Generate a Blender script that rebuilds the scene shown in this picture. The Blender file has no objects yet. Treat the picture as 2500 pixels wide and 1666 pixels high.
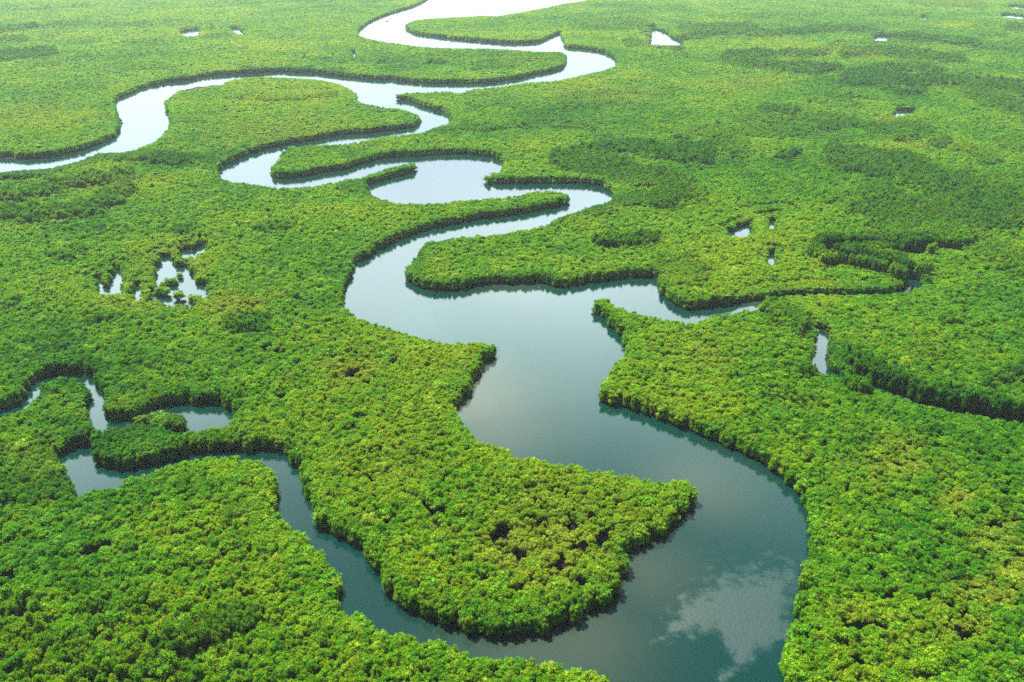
import bpy, math, random
import numpy as np
from mathutils import Vector, Matrix, kdtree

rng = np.random.default_rng(7)
random.seed(7)
scene = bpy.context.scene
COL = scene.collection

# ------------------------------------------------------------------ camera
H, F, W0, H0, PITCH = 180.0, 1900.0, 2500.0, 1666.0, math.radians(28.3)
CP, SP = math.cos(PITCH), math.sin(PITCH)
cam_d = bpy.data.cameras.new("camera")
cam = bpy.data.objects.new("camera", cam_d)
COL.objects.link(cam)
cam.location = (0, 0, H)
cam.rotation_euler = (math.pi / 2 - PITCH, 0, 0)
cam_d.sensor_width = 36
cam_d.lens = 36 * F / W0
cam_d.clip_start = 1
cam_d.clip_end = 30000
scene.camera = cam


def ground(u, v, z=0.0):
    """photo position -> where it stands in the world at height z"""
    u = np.asarray(u, float); v = np.asarray(v, float)
    a = u - W0 / 2; b = -(v - H0 / 2)
    dx, dy, dz = a, b * SP + F * CP, b * CP - F * SP
    t = (z - H) / dz
    return dx * t, dy * t


def photo(x, y, z=0.0):
    zz = z - H
    d = y * CP - zz * SP
    up = y * SP + zz * CP
    return W0 / 2 + F * x / d, H0 / 2 - F * up / d, d


# ------------------------------------------------------------------ map of the delta
S = 834 / 2352
OR = dict(A=(0, 0), B=(834, 0), C=(1666, 0), D=(0, 555), E=(834, 555), F=(1666, 555),
          G=(0, 1110), H=(834, 1110), I=(1666, 1110))


def tr(s):
    """'A 10,20 30,40 B 1,2' -> survey points"""
    out, o = [], None
    for w in s.split():
        if w in OR:
            o = OR[w]
        else:
            a, b = w.split(',')
            out.append((o[0] + float(a) * S, o[1] + float(b) * S))
    return np.array(out)


def tl(s):
    k = 300 / 2352
    return np.array([(230 + float(a) * k, 580 + float(b) * k) for a, b in (w.split(',') for w in s.split())])


MAIN = tr('''B 700,-60 585,0 540,25 450,60 350,88 270,118 200,150 150,185 108,225 130,245 200,265 300,285 400,298 520,315 650,325 800,330 950,330
1100,333 1200,342 1300,350 1400,356 1480,354 1525,358 1540,385 1540,430 1530,465 1450,490 1350,510 1250,535 1150,552 1000,570 850,575 700,575 550,570 450,560 380,555
330,545 300,550 200,545 100,535 0,525 A 2240,512 2150,500 2060,500 1950,493 1850,497 1780,505 1680,508 1600,512 1500,518 1400,530
1300,553 1180,565 1080,582 1000,602 930,630 850,662 800,688 795,720 805,770 825,820 828,860 815,905 790,940 740,970 660,1000 560,1035
450,1060 350,1080 250,1090 150,1095 100,1087 0,1085 -250,1100 -600,1115 -600,1220 -250,1200 0,1178 100,1168 200,1160 330,1150 430,1130 540,1100 620,1068
680,1045 750,1045 850,1040 920,1025 1000,990 1060,970 1100,935 1140,895 1165,860 1170,830 1160,790 1145,760 1135,720 1145,690 1170,660
1200,635 1250,612 1290,622 1350,607 1420,598 1500,588 1520,580 1545,560 1600,545 1700,533 1800,527 1950,530 2100,537 2200,545 2300,565
B 0,578 40,600 90,625 102,650 105,680 140,700 200,712 260,722 320,733 400,742 450,752 490,765 530,790 548,820 545,845 500,870 430,885 300,905
150,920 0,930 A 2200,960 2050,985 1900,1010 1800,1035 1720,1060 1690,1075 1640,1095 1570,1130 1515,1160 1505,1190 1515,1215 1580,1235
1650,1240 1750,1258 1850,1275 1950,1282 2100,1272 2200,1262 B 0,1232 60,1222 130,1222 165,1240 185,1275 200,1320 210,1335 280,1360 350,1380 390,1390
500,1390 600,1390 700,1385 800,1370 900,1360 1000,1355 1100,1345 1200,1335 1300,1315 1400,1303 1490,1305 1550,1325 1573,1360 1570,1395
1520,1415 1440,1435 1350,1450 1250,1470 1150,1485 1050,1500 950,1510 850,1525 750,1545 650,1566 E 560,25 480,50 400,85 330,115 260,145
210,185 150,220 98,245 85,290 70,340 40,380 20,430 5,500 20,545 60,570 100,590 180,625 250,650 330,680 400,705 450,715 530,740 640,765
730,775 850,778 940,775 1010,790 1060,800 1070,830 1050,890 1010,925 970,955 960,990 920,1040 895,1075 893,1110 870,1165 830,1205 790,1240
790,1260 810,1290 835,1340 880,1375 930,1420 960,1450 1010,1455 1060,1470 1130,1500 1200,1540 1280,1562 H 1310,0 1420,22 1500,35 1600,50
1750,85 1900,105 2050,130 2200,150 2280,160 2352,152 I 40,170 65,210 75,260 70,320 50,360 20,420 H 2290,462 2270,520 2200,570 2100,590
2060,640 1990,680 1960,700 1962,730 1995,755 2000,800 1930,850 1900,870 1920,900 1930,950 1850,1010 1760,1050 1710,1090 1690,1150 1600,1180
1500,1210 1400,1230 1300,1250 1200,1265 1080,1275 980,1265 880,1245 780,1215 680,1180 600,1145 500,1105 430,1070 370,1020 310,965 270,890
230,810 180,740 130,680 90,620 40,600 G 2352,590 2300,565 2230,510 2170,440 2140,370 2110,310 2080,230 2070,180 2050,110 2000,50 1960,10
D 1950,1548 1850,1535 1750,1540 1600,1545 G 1450,-15 1300,5 1200,35 1100,60 1000,85 900,105 820,112 740,105 690,85 660,50 653,5 D 655,1530 652,1505 640,1490 560,1505
490,1525 450,1545 G 425,0 412,50 420,80 440,110 480,130 520,170 540,210 545,240 570,235 600,215 680,200 750,190 830,165 900,140 1000,115
1060,92 1110,65 1180,50 1260,25 1330,10 1430,-10 1600,-15 1680,-5 1750,5 1820,30 1870,85 1900,140 1925,210 1920,270 1895,350 1900,390
1940,440 2000,470 2060,500 2110,550 2160,600 2210,660 2260,710 2300,780 2350,860 H 20,890 22,930 5,970 G 2320,965 2330,1010 2340,1045 H 10,1048 60,1050 130,1065 190,1100
230,1150 255,1192 320,1198 345,1185 400,1180 470,1200 500,1220 600,1245 700,1265 800,1290 890,1325 910,1343 1000,1340 1060,1355 1150,1365
1300,1375 1420,1385 1500,1405 1620,1415 1720,1445 1770,1470 1830,1490 1870,1510 1910,1545 1940,1600 1990,1720 2050,2000 I 780,2000 720,1720 690,1568 660,1500 660,1450
670,1400 680,1320 730,1280 735,1220 750,1150 750,1080 765,1000 762,960 790,900 800,850 820,770 845,700 870,630 880,560 875,470 860,400
830,350 820,310 780,270 770,240 700,190 640,140 580,100 510,55 450,20 F 410,1566 340,1530 250,1490 150,1445 60,1410 0,1390
E 2300,1372 2230,1340 2160,1315 2080,1295 2000,1265 1930,1235 1830,1222 1780,1212 1752,1180 1758,1130 1775,1090 1820,1040 1845,990 1850,950
1890,910 1945,875 1950,840 1955,790 1930,760 1880,720 1840,670 1790,620 1750,580 1738,540 1745,500 1770,478 1810,470 1850,475 1865,502
1900,525 1950,545 2030,570 2150,600 2250,620 2352,632 F 60,635 120,630 160,605 230,590 290,580 370,570 450,550 530,538 560,520 530,505
450,515 350,530 250,550 150,560 60,568 0,566 E 2290,535 2230,480 2185,440 2178,400 2190,370 2150,350 2050,348 1950,350 1850,365 1750,380
1650,390 1560,410 1490,415 1430,405 1370,390 1280,393 1200,390 1120,388 1040,390 960,395 880,420 800,435 700,440 620,440 560,425 510,400
460,370 440,330 440,280 490,220 500,180 540,140 570,100 600,85 700,70 760,60 850,50 980,40 1100,30 1200,10 B 1290,1562 1370,1550 1440,1520
1480,1490 1560,1470 1640,1440 1720,1410 1800,1385 1860,1362 1872,1345 1840,1312 1780,1285 1680,1268 1550,1262 1400,1262 1250,1265 1100,1265
1010,1262 988,1252 1010,1232 1050,1200 1085,1170 1110,1145 1122,1125 1090,1100 1020,1080 920,1068 800,1062 650,1065 550,1075 450,1080 350,1085
250,1100 150,1125 70,1150 0,1170 A 2250,1185 2150,1205 2060,1220 1950,1228 1885,1222 1865,1200 1870,1170 1890,1120 1920,1070 1940,1035
1970,1010 2010,995 2100,990 2200,988 2340,985 B 100,970 200,950 330,930 450,920 550,905 600,885 640,870 700,855 742,838 748,820 720,780
660,762 600,745 540,725 490,705 440,692 400,692 372,685 368,660 390,643 440,633 550,628 650,622 740,622 790,632 840,630 870,614 950,602
1080,590 1130,585 1230,570 1330,560 1450,553 1550,537 1650,515 1750,490 1830,470 1882,447 1893,432 1885,410 1860,385 1800,360 1730,345
1650,335 1580,330 1543,322 1543,305 1530,280 1512,258 1510,232 1480,237 1430,260 1380,285 1330,295 1230,300 1120,297 1000,288 850,275
700,260 580,245 500,230 455,205 440,185 445,165 480,145 560,130 700,122 850,115 950,108 1050,110 1100,105 1200,88 1300,70 1400,52 1500,30
1600,15 1710,-5 1900,-45 2600,-90 3000,-150 1500,-190 900,-120''')

CREEK = tr('''D -300,1275 -60,1262 0,1255 60,1240 140,1215 180,1160 200,1115 270,1070 300,1045 370,1020 400,1013 470,1010 560,1015 640,1032 665,1052 670,1090 700,1130 725,1180
722,1230 710,1280 740,1315 800,1328 870,1330 950,1315 1020,1300 1070,1275 1110,1245 1150,1225 1250,1215 1350,1218 1450,1215 1520,1230
1570,1250 1610,1272 1590,1310 1540,1345 1490,1380 1440,1385 1390,1400 1310,1406 1200,1400 1140,1380 1100,1350 1040,1332 990,1338 920,1348 850,1355 780,1365 720,1372
650,1365 602,1345 600,1290 610,1240 635,1190 642,1120 622,1072 590,1045 500,1022 400,1022 345,1040 295,1058 272,1085 262,1130 230,1180
180,1230 140,1250 60,1264 -60,1280 -300,1290''')

PONDS = [tr(s) for s in (
    'B 2125,205 2180,208 2250,235 2280,265 2350,290 2352,305 2250,312 2130,302 2120,290 2132,250',
    'A 1230,225 1290,213 1365,205 1372,235 1330,242 1280,240', 'A 1580,205 1640,195 1662,215 1692,237 1650,227',
    'A 2088,392 2098,386 2108,393 2098,398', 'A 2284,390 2292,384 2300,391 2292,395', 'B 70,368 85,362 98,372 85,378',
    'B 255,432 265,426 275,433 265,437', 'B 290,434 300,424 312,433 302,438', 'A 95,700 112,695 122,705 108,712',
    'C 1313,272 1330,258 1370,243 1420,255 1420,276 1370,279', 'C 1462,790 1466,758 1500,764 1540,768 1604,764 1570,778 1500,777',
    'C 1635,118 1665,114 1692,122 1690,130 1655,128', 'C 602,4 614,0 620,8 610,12', 'C 1570,92 1600,98 1590,102',
    'F 310,45 350,30 390,5 430,-8 465,-2 468,35 410,56 340,53', 'C 598,1555 612,1535 634,1532 628,1555 610,1562', 'C 440,1560 455,1553 468,1558 455,1566',
    'F 590,235 600,195 625,188 640,205 632,238 608,246', 'A 1445,192 1458,187 1470,193 1458,197',
    'C 2240,45 2290,40 2352,48 2400,50 2400,58 2300,60', 'C 2180,110 2260,100 2352,112 2400,110 2400,122 2280,124',
    'F 905,915 908,860 922,800 940,760 935,725 950,716 972,735 1000,775 998,830 985,900 982,960 995,985 950,970')]
_pool = [tl(s) for s in (
    '1300,400 1440,390 1470,450 1520,540 1580,620 1560,660 1480,700 1445,760 1380,770 1260,800 1190,850 1160,780 1220,690 1200,600 1290,500',
    '1690,730 1780,745 1850,730 1910,860 1990,960 2080,930 2150,960 2110,1080 1990,1090 1880,1100 1860,1265 1780,1250 1690,1215 1600,1235 1500,1260 1400,1200 1320,1170 1200,1150 1120,1160 1090,1100 1170,1060 1250,1060 1330,1100 1440,960 1600,880 1620,810',
    '1650,345 1680,290 1760,235 1830,300 1900,262 1980,200 2090,150 2130,200 2060,245 1950,290 1830,330 1720,348',
    '340,790 390,690 450,675 482,822 400,824', '265,1003 370,962 472,968 450,1012 340,1024', '85,862 120,895 134,995 90,965',
    '780,1070 860,980 894,1000 862,1112 820,1124', '1660,602 1720,562 1785,580 1700,622')]

PONDS += [c.mean(0) + (c - c.mean(0)) * (1.0 if k == 2 else 1.4 if k > 2 else 1.06) for k, c in enumerate(_pool)]

# hidden creeks: only the dark wall of trees on their far side shows (points at the foot of that wall)
GULLIES = [(tr('F 520,528 600,500 700,482 900,474 1130,480 1300,476 1450,458 1540,432 1578,402 1568,376 1480,356 1400,331 1250,290 1080,266 990,242 965,215 975,190 1040,176 1200,170 1350,180 1500,188 1620,193 1690,170'), 9),
           (tr('F 700,575 800,625 880,672 940,715'), 7),
           (tr('F 985,985 1060,1022 1200,1066 1350,1115 1500,1170 1650,1228 1800,1258 1950,1288 2100,1315 2250,1340 2400,1360 2700,1400'), 9),
           (tr('C 1450,265 1650,280 1850,312 1920,325'), 10), (tr('C -230,250 -100,282 0,285 150,258 240,245'), 10),
           (tr('B 2100,190 2180,198'), 8), (tr('C 500,1500 600,1482 680,1478'), 5), (tr('F 1780,120 1800,110'), 3),]
# clearings in the canopy: dark holes where the mud shows
HOLES = tr('''H 600,385 640,405 680,415 320,470 355,468 290,478 G 520,715 600,700 650,680 700,665 745,648 1560,695 1600,690 1640,682 1590,560 70,850 30,860 5,975
D 1830,860 1860,875 1900,880 1940,890 1720,555 1650,550 1700,680 1740,690 1940,1200 E 350,960 H 1110,540 1090,570 F 2150,1075 2230,1045 2320,1020 C 1860,1520 1900,1530 1850,1545
G 240,1180 180,1130 720,1270 1020,1090 H 780,740 1640,640 1810,610 1500,780 1230,950 1650,900 1330,480 1600,500 1740,470 1210,700 I 880,960 1400,1010 1500,1180 1880,1100 1720,1030 1930,1250 1150,1210
1340,1210 1180,1450 E 10,960 110,1010 50,1040 170,1090''')
HOLE_R = rng.uniform(1.5, 2.6, len(HOLES))


def spline(p, closed, step=6.0):
    n = len(p); out = []
    for i in range(n if closed else n - 1):
        if closed:
            a, b, c, d = p[i - 1], p[i], p[(i + 1) % n], p[(i + 2) % n]
        else:
            a, b, c, d = p[max(i - 1, 0)], p[i], p[i + 1], p[min(i + 2, n - 1)]
        k = max(2, int(np.hypot(*(c - b)) / step))
        t = np.linspace(0, 1, k, endpoint=False)[:, None]
        out.append(0.5 * (2 * b + (c - a) * t + (2 * a - 5 * b + 4 * c - d) * t * t + (3 * b - a - 3 * c + d) * t ** 3))
    if not closed:
        out.append(p[-1:])
    return np.concatenate(out)


def shore(p, hc):
    """outline of the visible water -> shoreline: a near bank hides the water behind crowns hc high"""
    q = spline(p, True)
    area = np.sum(q[:, 0] * np.roll(q[:, 1], -1) - np.roll(q[:, 0], -1) * q[:, 1])
    d = np.roll(q, -2, 0) - np.roll(q, 2, 0)
    ny = (-d[:, 0] if area > 0 else d[:, 0]) / (np.hypot(d[:, 0], d[:, 1]) + 1e-6)
    for _ in range(3):
        ny = (np.roll(ny, 1) + ny + np.roll(ny, -1)) / 3
    s = np.clip((ny + 0.15) / 0.7, 0, 1); s = s * s * (3 - 2 * s)
    x, y = ground(q[:, 0], q[:, 1], hc * s)
    return np.stack([x, y], 1)


SHORES = [shore(MAIN, 5.8), shore(CREEK, 5.0)] + [shore(p, 6.0 if p[:, 1].mean() < 350 else 4.2) for p in PONDS]
for line, w in GULLIES:
    q = spline(line, False)
    x, y = ground(q[:, 0], q[:, 1] + 1.0)
    q = np.stack([x, y], 1)
    t = np.gradient(q, axis=0); t /= np.hypot(t[:, 0], t[:, 1])[:, None] + 1e-9
    nrm = np.stack([-t[:, 1], t[:, 0]], 1)
    nrm *= np.where(nrm[:, 1] > 0, 1, -1)[:, None] * 1.0
    # keep the side of the strip continuous
    for i in range(1, len(nrm)):
        if nrm[i] @ nrm[i - 1] < 0:
            nrm[i] *= -1
    SHORES.append(np.concatenate([q + nrm * 0.15 * w, (q - nrm * 0.60 * w)[::-1]]))


def inside(poly, x, y):
    res = np.zeros(len(x), bool)
    m = (x > poly[:, 0].min()) & (x < poly[:, 0].max()) & (y > poly[:, 1].min()) & (y < poly[:, 1].max())
    idx = np.nonzero(m)[0]
    if not len(idx):
        return res
    a = poly; b = np.roll(poly, -1, 0)
    for c in np.array_split(idx, max(1, len(idx) // 4000)):
        px, py = x[c][:, None], y[c][:, None]
        cr = ((a[:, 1] > py) != (b[:, 1] > py))
        xi = (b[:, 0] - a[:, 0]) * (py - a[:, 1]) / (b[:, 1] - a[:, 1] + 1e-12) + a[:, 0]
        res[c] = (np.sum(cr & (px < xi), 1) % 2) == 1
    return res


_pts = []
for poly in SHORES:
    b = np.roll(poly, -1, 0)
    L = np.hypot(*(b - poly).T)
    for p, q, l in zip(poly, b, L):
        k = max(1, min(60, int(l / 1.5)))
        for i in range(k):
            _pts.append(p + (q - p) * (i / k))
KD = kdtree.KDTree(len(_pts))
for i, p in enumerate(_pts):
    KD.insert((p[0], p[1], 0), i)
KD.balance()


def shore_distance(x, y, far=60):
    """metres to the waterline, negative on the water"""
    wet = np.zeros(len(x), bool)
    for poly in SHORES:
        wet |= inside(poly, x, y)
    d = np.fromiter((KD.find((a, b, 0))[2] for a, b in zip(x, y)), float, len(x))
    return np.where(wet, -d, d)


# smooth value noise
_LAT = rng.random((256, 256))


def noise(x, y, s):
    x = np.asarray(x) / s + 1000.3; y = np.asarray(y) / s + 1000.7
    i, j = np.floor(x).astype(int), np.floor(y).astype(int)
    fx, fy = x - i, y - j
    fx = fx * fx * (3 - 2 * fx); fy = fy * fy * (3 - 2 * fy)
    g = lambda a, b: _LAT[a % 256, b % 256]
    return (g(i, j) * (1 - fx) + g(i + 1, j) * fx) * (1 - fy) + (g(i, j + 1) * (1 - fx) + g(i + 1, j + 1) * fx) * fy


# stands of taller, darker trees along old channels: (line, half width, strength)
STANDS = [(tr(s), w, k) for s, w, k in (
    ('A 0,1225 300,1195 550,1130 680,1085 900,1085 1200,1110 1450,1115', 11, 1), ('A 0,1385 200,1365 450,1300 650,1262 880,1250', 11, .9),
    ('A 0,1500 300,1500 600,1460 750,1400 870,1300', 15, .9), ('A -50,405 200,390 350,368', 10, 1), ('A -50,228 100,212 240,187', 6, .9),
    ('A -50,288 160,282', 6, .8), ('A 300,268 400,256', 4, .6), ('A 520,45 600,48', 4, .7), ('A 860,180 1000,160', 4, .5), ('A 1150,150 1300,150', 4, .6), ('A 1420,262 1560,255', 4, .7),
    ('A 350,170 600,165', 5, .5), ('A 850,300 1100,290', 4, .5), ('A 800,490 1000,470 1200,480', 7, .5), ('A 200,480 400,440 600,400', 5, .4), ('A 500,600 700,620', 8, .5),
    ('A 1600,690 1900,700 2300,670', 6, .6), ('A 1250,840 1500,850', 6, .4),
    ('A 1680,490 1800,490', 5, 1), ('A 1960,485 2140,488', 5, 1), ('A 2240,495 2352,500', 5, 1), ('A 1180,550 1280,540', 5, .8),
    ('C -20,272 200,240 600,235 1000,212 1200,215 1420,245', 7, .85), ('C 0,210 250,200 480,200', 8, .9), ('C 320,200 470,195', 9, .6), ('C 1450,258 1700,272 1880,290 2000,315', 8, .9),
    ('C 200,115 500,115 950,100', 6, .5), ('C 1600,20 1850,30 2050,50', 9, .6), ('C 2000,180 2200,180', 5, .5), ('C 2260,195 2352,200', 9, .9), ('C 2070,250 2200,245', 7, .7), ('C 2060,340 2352,345', 5, .5),
    ('C 320,395 650,385 950,382', 9, .9), ('C 320,410 550,460 900,490 1050,480', 10, .9), ('C 940,385 1020,345 1080,305', 9, .7),
    ('C 1120,380 1400,362 1700,400 1900,430', 9, .9), ('C 1550,440 1700,445 1800,440', 7, .6), ('C 1150,530 1400,488 1750,500', 9, .9), ('C 1150,560 1500,570 1900,590 2200,605 2352,650', 12, 1), ('C 2000,660 2150,700 2352,790', 17, .8),
    ('C 1260,300 1600,310', 8, .5), ('C 580,770 750,790', 12, .9), ('C 400,845 700,830 900,820 1150,860', 12, .7), ('C 960,890 1030,895', 8, .9), ('C 0,945 200,920 500,920 850,900', 15, .6),
    ('C 200,980 330,1000 390,1040', 20, .7), ('C 1300,890 1550,900 1650,930', 16, .7), ('C 1000,665 1150,680 1330,695', 5, .6), ('C 900,700 1000,725 1200,740', 8, .5), ('C 1500,650 1660,640', 5, .8),
    ('C 1900,1040 2100,1100', 16, .5), ('C 1750,1010 1790,1010', 10, .8), ('C 2200,980 2352,1000', 16, .6), ('C 1480,970 1560,975', 8, .7), ('C 1000,1400 1200,1360', 8, .5),
    ('C 0,1060 120,1075', 20, 1), ('B 1600,1085 1800,1035 2100,1040 2352,1085', 14, .9), ('B 1560,1115 1800,1155 2050,1230 2250,1290 2320,1350', 24, .9),
    ('B 1300,1545 1500,1500 1800,1420 2000,1385 2250,1395', 16, 1), ('C -100,1340 50,1340 100,1380', 16, .7), ('B 60,1290 170,1290 190,1340 300,1380', 18, .6),
    ('B 1500,690 1900,640 2250,640', 9, .5), ('B 1300,870 1370,800 1500,740 1950,710', 10, .5), ('B 600,890 1000,895 1290,870', 8, .7), ('B 1460,885 1700,890', 7, .6), ('B 1600,170 1850,170 2080,190 2130,270', 12, .7), ('B 1990,310 2300,330', 10, .8),
    ('B 1880,90 2352,60', 5, .5), ('B 930,470 1500,390', 9, .5), ('B 330,430 400,428', 5, .9), ('B 610,440 690,443', 5, .8), ('B 400,410 900,380 1300,390', 6, .4),
    ('C 1090,1110 1300,1150 1500,1180 1700,1260 1900,1320 2100,1400 2352,1430', 32, .85), ('C 1330,1450 1500,1500 1700,1520 1900,1480 2200,1480', 38, .8), ('F 1400,5 1700,50 2000,130 2300,260', 26, .6), ('C 1250,1350 1400,1380', 12, .9), ('C 690,1095 770,1075', 7, .9), ('C 2150,1270 2352,1300', 25, .6),
    ('F 1000,225 1100,228 1300,256 1500,318 1620,364', 14, 1), ('F 930,190 1000,152 1200,138 1450,150 1680,150', 14, 1), ('F 600,600 850,700', 22, .7), ('F 1000,800 1150,900 1500,1110 1900,1215 2352,1300', 15, .8), ('E 560,150 480,250 500,340', 22, .7),
    ('E 2240,280 2200,380', 24, .6), ('F 20,290 60,350', 24, .6), ('E 1780,120 2000,115 2130,95', 10, .9), ('F 2120,1080 2230,1045 2352,1010', 12, .8), ('F 1580,870 1700,890', 14, .5), ('F 1760,670 1900,640', 12, .4),
    ('D 370,210 560,180', 12, .7), ('D 600,430 800,440', 8, .4), ('D 20,540 120,530', 10, .7), ('D 620,630 800,640', 8, .5), ('D 280,820 450,800', 14, .6), ('D 700,20 850,20', 8, .5), ('D 1220,40 1300,40', 8, .8), ('D 1800,25 2000,10', 10, .7),
    ('D 1640,680 1760,690', 18, .8), ('D 900,910 1100,950', 18, .5), ('D 700,1450 1100,1480 1600,1500', 30, .7), ('D 1200,1340 1290,1370', 14, .7), ('G 20,250 300,260 500,190', 28, .8), ('D 380,970 650,990', 16, .6), ('D 1100,1170 1550,1180', 18, .5),
    ('G 1150,1420 1400,1290 1700,1150', 24, .9), ('G 850,1420 1100,1500', 24, .6), ('G 100,1050 250,1230', 20, .7), ('G 350,1360 520,1300 720,1270', 18, .6), ('G 600,1000 1000,1050', 30, .5), ('G 0,1300 400,1450', 40, .5), ('G 600,1500 1300,1540', 25, .5), ('G 1590,420 1680,410', 14, .7),
    ('E 100,600 300,690 420,730', 14, .7), ('E 560,760 680,790', 12, .5), ('E 1780,560 1950,720', 10, .4), ('F 850,1000 950,1000', 12, .5), ('F 1150,1080 1230,1110', 12, .7), ('F 600,1160 800,1180', 14, .6), ('F 1170,1430 1220,1450', 12, .6))]
# olive, more open stands
OLIVE = [(1350, 1330, 170, 105, 1), (1430, 1290, 110, 60, .6), (2190, 1140, 95, 35, .9), (2330, 1225, 45, 40, .9), (2420, 1310, 55, 50, .9), (2480, 1390, 60, 50, .9),
         (2400, 1450, 95, 42, .9), (2340, 1540, 70, 34, .8), (2070, 1500, 70, 34, .6), (855, 913, 65, 38, .9), (567, 754, 80, 38, .8), (430, 640, 90, 60, .45), (340, 745, 110, 26, .6),
         (1719, 881, 60, 40, .7), (2198, 1090, 70, 30, .7), (2162, 296, 45, 9, .9), (709, 330, 170, 32, .5), (90, 284, 140, 28, .45), (1820, 210, 130, 22, .45), (1470, 230, 120, 20, .4),
         (2250, 360, 60, 10, .7), (330, 1010, 150, 40, .35), (100, 1130, 90, 60, .35), (960, 1150, 120, 40, .4), (2290, 1560, 60, 30, .5), (1955, 1370, 14, 60, .9), (1935, 1480, 12, 60, .9), (300, 455, 130, 20, .5), (1700, 1300, 0.1, 0.1, 0)]


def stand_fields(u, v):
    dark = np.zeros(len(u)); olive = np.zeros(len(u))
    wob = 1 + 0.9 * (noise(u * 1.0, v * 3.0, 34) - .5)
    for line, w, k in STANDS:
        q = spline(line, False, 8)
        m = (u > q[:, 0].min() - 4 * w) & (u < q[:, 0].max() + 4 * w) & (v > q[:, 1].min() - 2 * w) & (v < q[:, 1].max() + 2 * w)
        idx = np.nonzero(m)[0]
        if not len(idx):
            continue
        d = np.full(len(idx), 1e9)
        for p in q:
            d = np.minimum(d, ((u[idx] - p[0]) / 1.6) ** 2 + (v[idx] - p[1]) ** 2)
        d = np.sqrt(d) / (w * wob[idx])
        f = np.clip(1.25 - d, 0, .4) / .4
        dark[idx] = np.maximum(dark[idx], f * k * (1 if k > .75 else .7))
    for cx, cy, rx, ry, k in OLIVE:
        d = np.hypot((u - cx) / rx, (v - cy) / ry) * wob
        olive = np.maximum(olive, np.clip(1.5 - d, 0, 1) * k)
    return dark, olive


# ------------------------------------------------------------------ materials
def new_mat(name):
    m = bpy.data.materials.new(name); m.use_nodes = True
    nt = m.node_tree; nt.nodes.clear()
    out = nt.nodes.new('ShaderNodeOutputMaterial')
    return m, nt, out


def N(nt, kind, **kw):
    n = nt.nodes.new(kind)
    for k, v in kw.items():
        setattr(n, k, v)
    return n


def ramp(nt, stops):
    r = N(nt, 'ShaderNodeValToRGB')
    el = r.color_ramp.elements
    while len(el) > 1:
        el.remove(el[0])
    el[0].position, el[0].color = stops[0][0], (*stops[0][1], 1)
    for p, c in stops[1:]:
        e = el.new(p); e.color = (*c, 1)
    return r


def foliage_material():
    m, nt, out = new_mat('mangrove_leaves')
    L = nt.links.new
    hue = N(nt, 'ShaderNodeAttribute', attribute_type='INSTANCER', attribute_name='hue')
    dark = N(nt, 'ShaderNodeAttribute', attribute_type='INSTANCER', attribute_name='dark')
    olive = N(nt, 'ShaderNodeAttribute', attribute_type='INSTANCER', attribute_name='olive')
    geo = N(nt, 'ShaderNodeNewGeometry')
    base = ramp(nt, [(0, (.017, .098, .003)), (.3, (.041, .148, .0035)), (.62, (.074, .184, .0038)), (.85, (.100, .204, .0045)), (1, (.130, .208, .006))])
    L(hue.outputs['Fac'], base.inputs[0])
    mx1 = N(nt, 'ShaderNodeMix', data_type='RGBA'); mx1.inputs['B'].default_value = (.140, .190, .012, 1)
    L(olive.outputs['Fac'], mx1.inputs['Factor']); L(base.outputs[0], mx1.inputs['A'])
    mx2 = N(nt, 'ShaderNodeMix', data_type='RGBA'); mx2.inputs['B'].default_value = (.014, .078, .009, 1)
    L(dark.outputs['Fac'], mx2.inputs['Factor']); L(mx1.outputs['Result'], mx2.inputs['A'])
    var = N(nt, 'ShaderNodeMapRange'); var.inputs['To Min'].default_value = .45; var.inputs['To Max'].default_value = 1.55
    L(geo.outputs['Random Per Island'], var.inputs['Value'])
    mul = N(nt, 'ShaderNodeVectorMath', operation='SCALE')
    L(mx2.outputs['Result'], mul.inputs[0]); L(var.outputs[0], mul.inputs['Scale'])
    bs = N(nt, 'ShaderNodeBsdfPrincipled'); bs.inputs['Roughness'].default_value = .5; bs.inputs['Specular IOR Level'].default_value = .05
    L(mul.outputs[0], bs.inputs['Base Color'])
    tl_ = N(nt, 'ShaderNodeBsdfTranslucent')
    tc = N(nt, 'ShaderNodeMix', data_type='RGBA', blend_type='MULTIPLY'); tc.inputs['Factor'].default_value = 1; tc.inputs['B'].default_value = (1.6, 1.4, .4, 1)
    L(mul.outputs[0], tc.inputs['A']); L(tc.outputs['Result'], tl_.inputs['Color'])
    mix = N(nt, 'ShaderNodeMixShader'); mix.inputs[0].default_value = .45
    L(bs.outputs[0], mix.inputs[1]); L(tl_.outputs[0], mix.inputs[2]); L(mix.outputs[0], out.inputs['Surface'])
    return m


def bark_material():
    m, nt, out = new_mat('mangrove_bark'); L = nt.links.new
    tc = N(nt, 'ShaderNodeTexCoord'); no = N(nt, 'ShaderNodeTexNoise'); no.inputs['Scale'].default_value = 6
    r = ramp(nt, [(.3, (.06, .045, .035)), (.7, (.16, .13, .10))])
    bs = N(nt, 'ShaderNodeBsdfPrincipled'); bs.inputs['Roughness'].default_value = .85
    L(tc.outputs['Object'], no.inputs['Vector']); L(no.outputs['Fac'], r.inputs[0]); L(r.outputs[0], bs.inputs['Base Color']); L(bs.outputs[0], out.inputs['Surface'])
    return m


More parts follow.
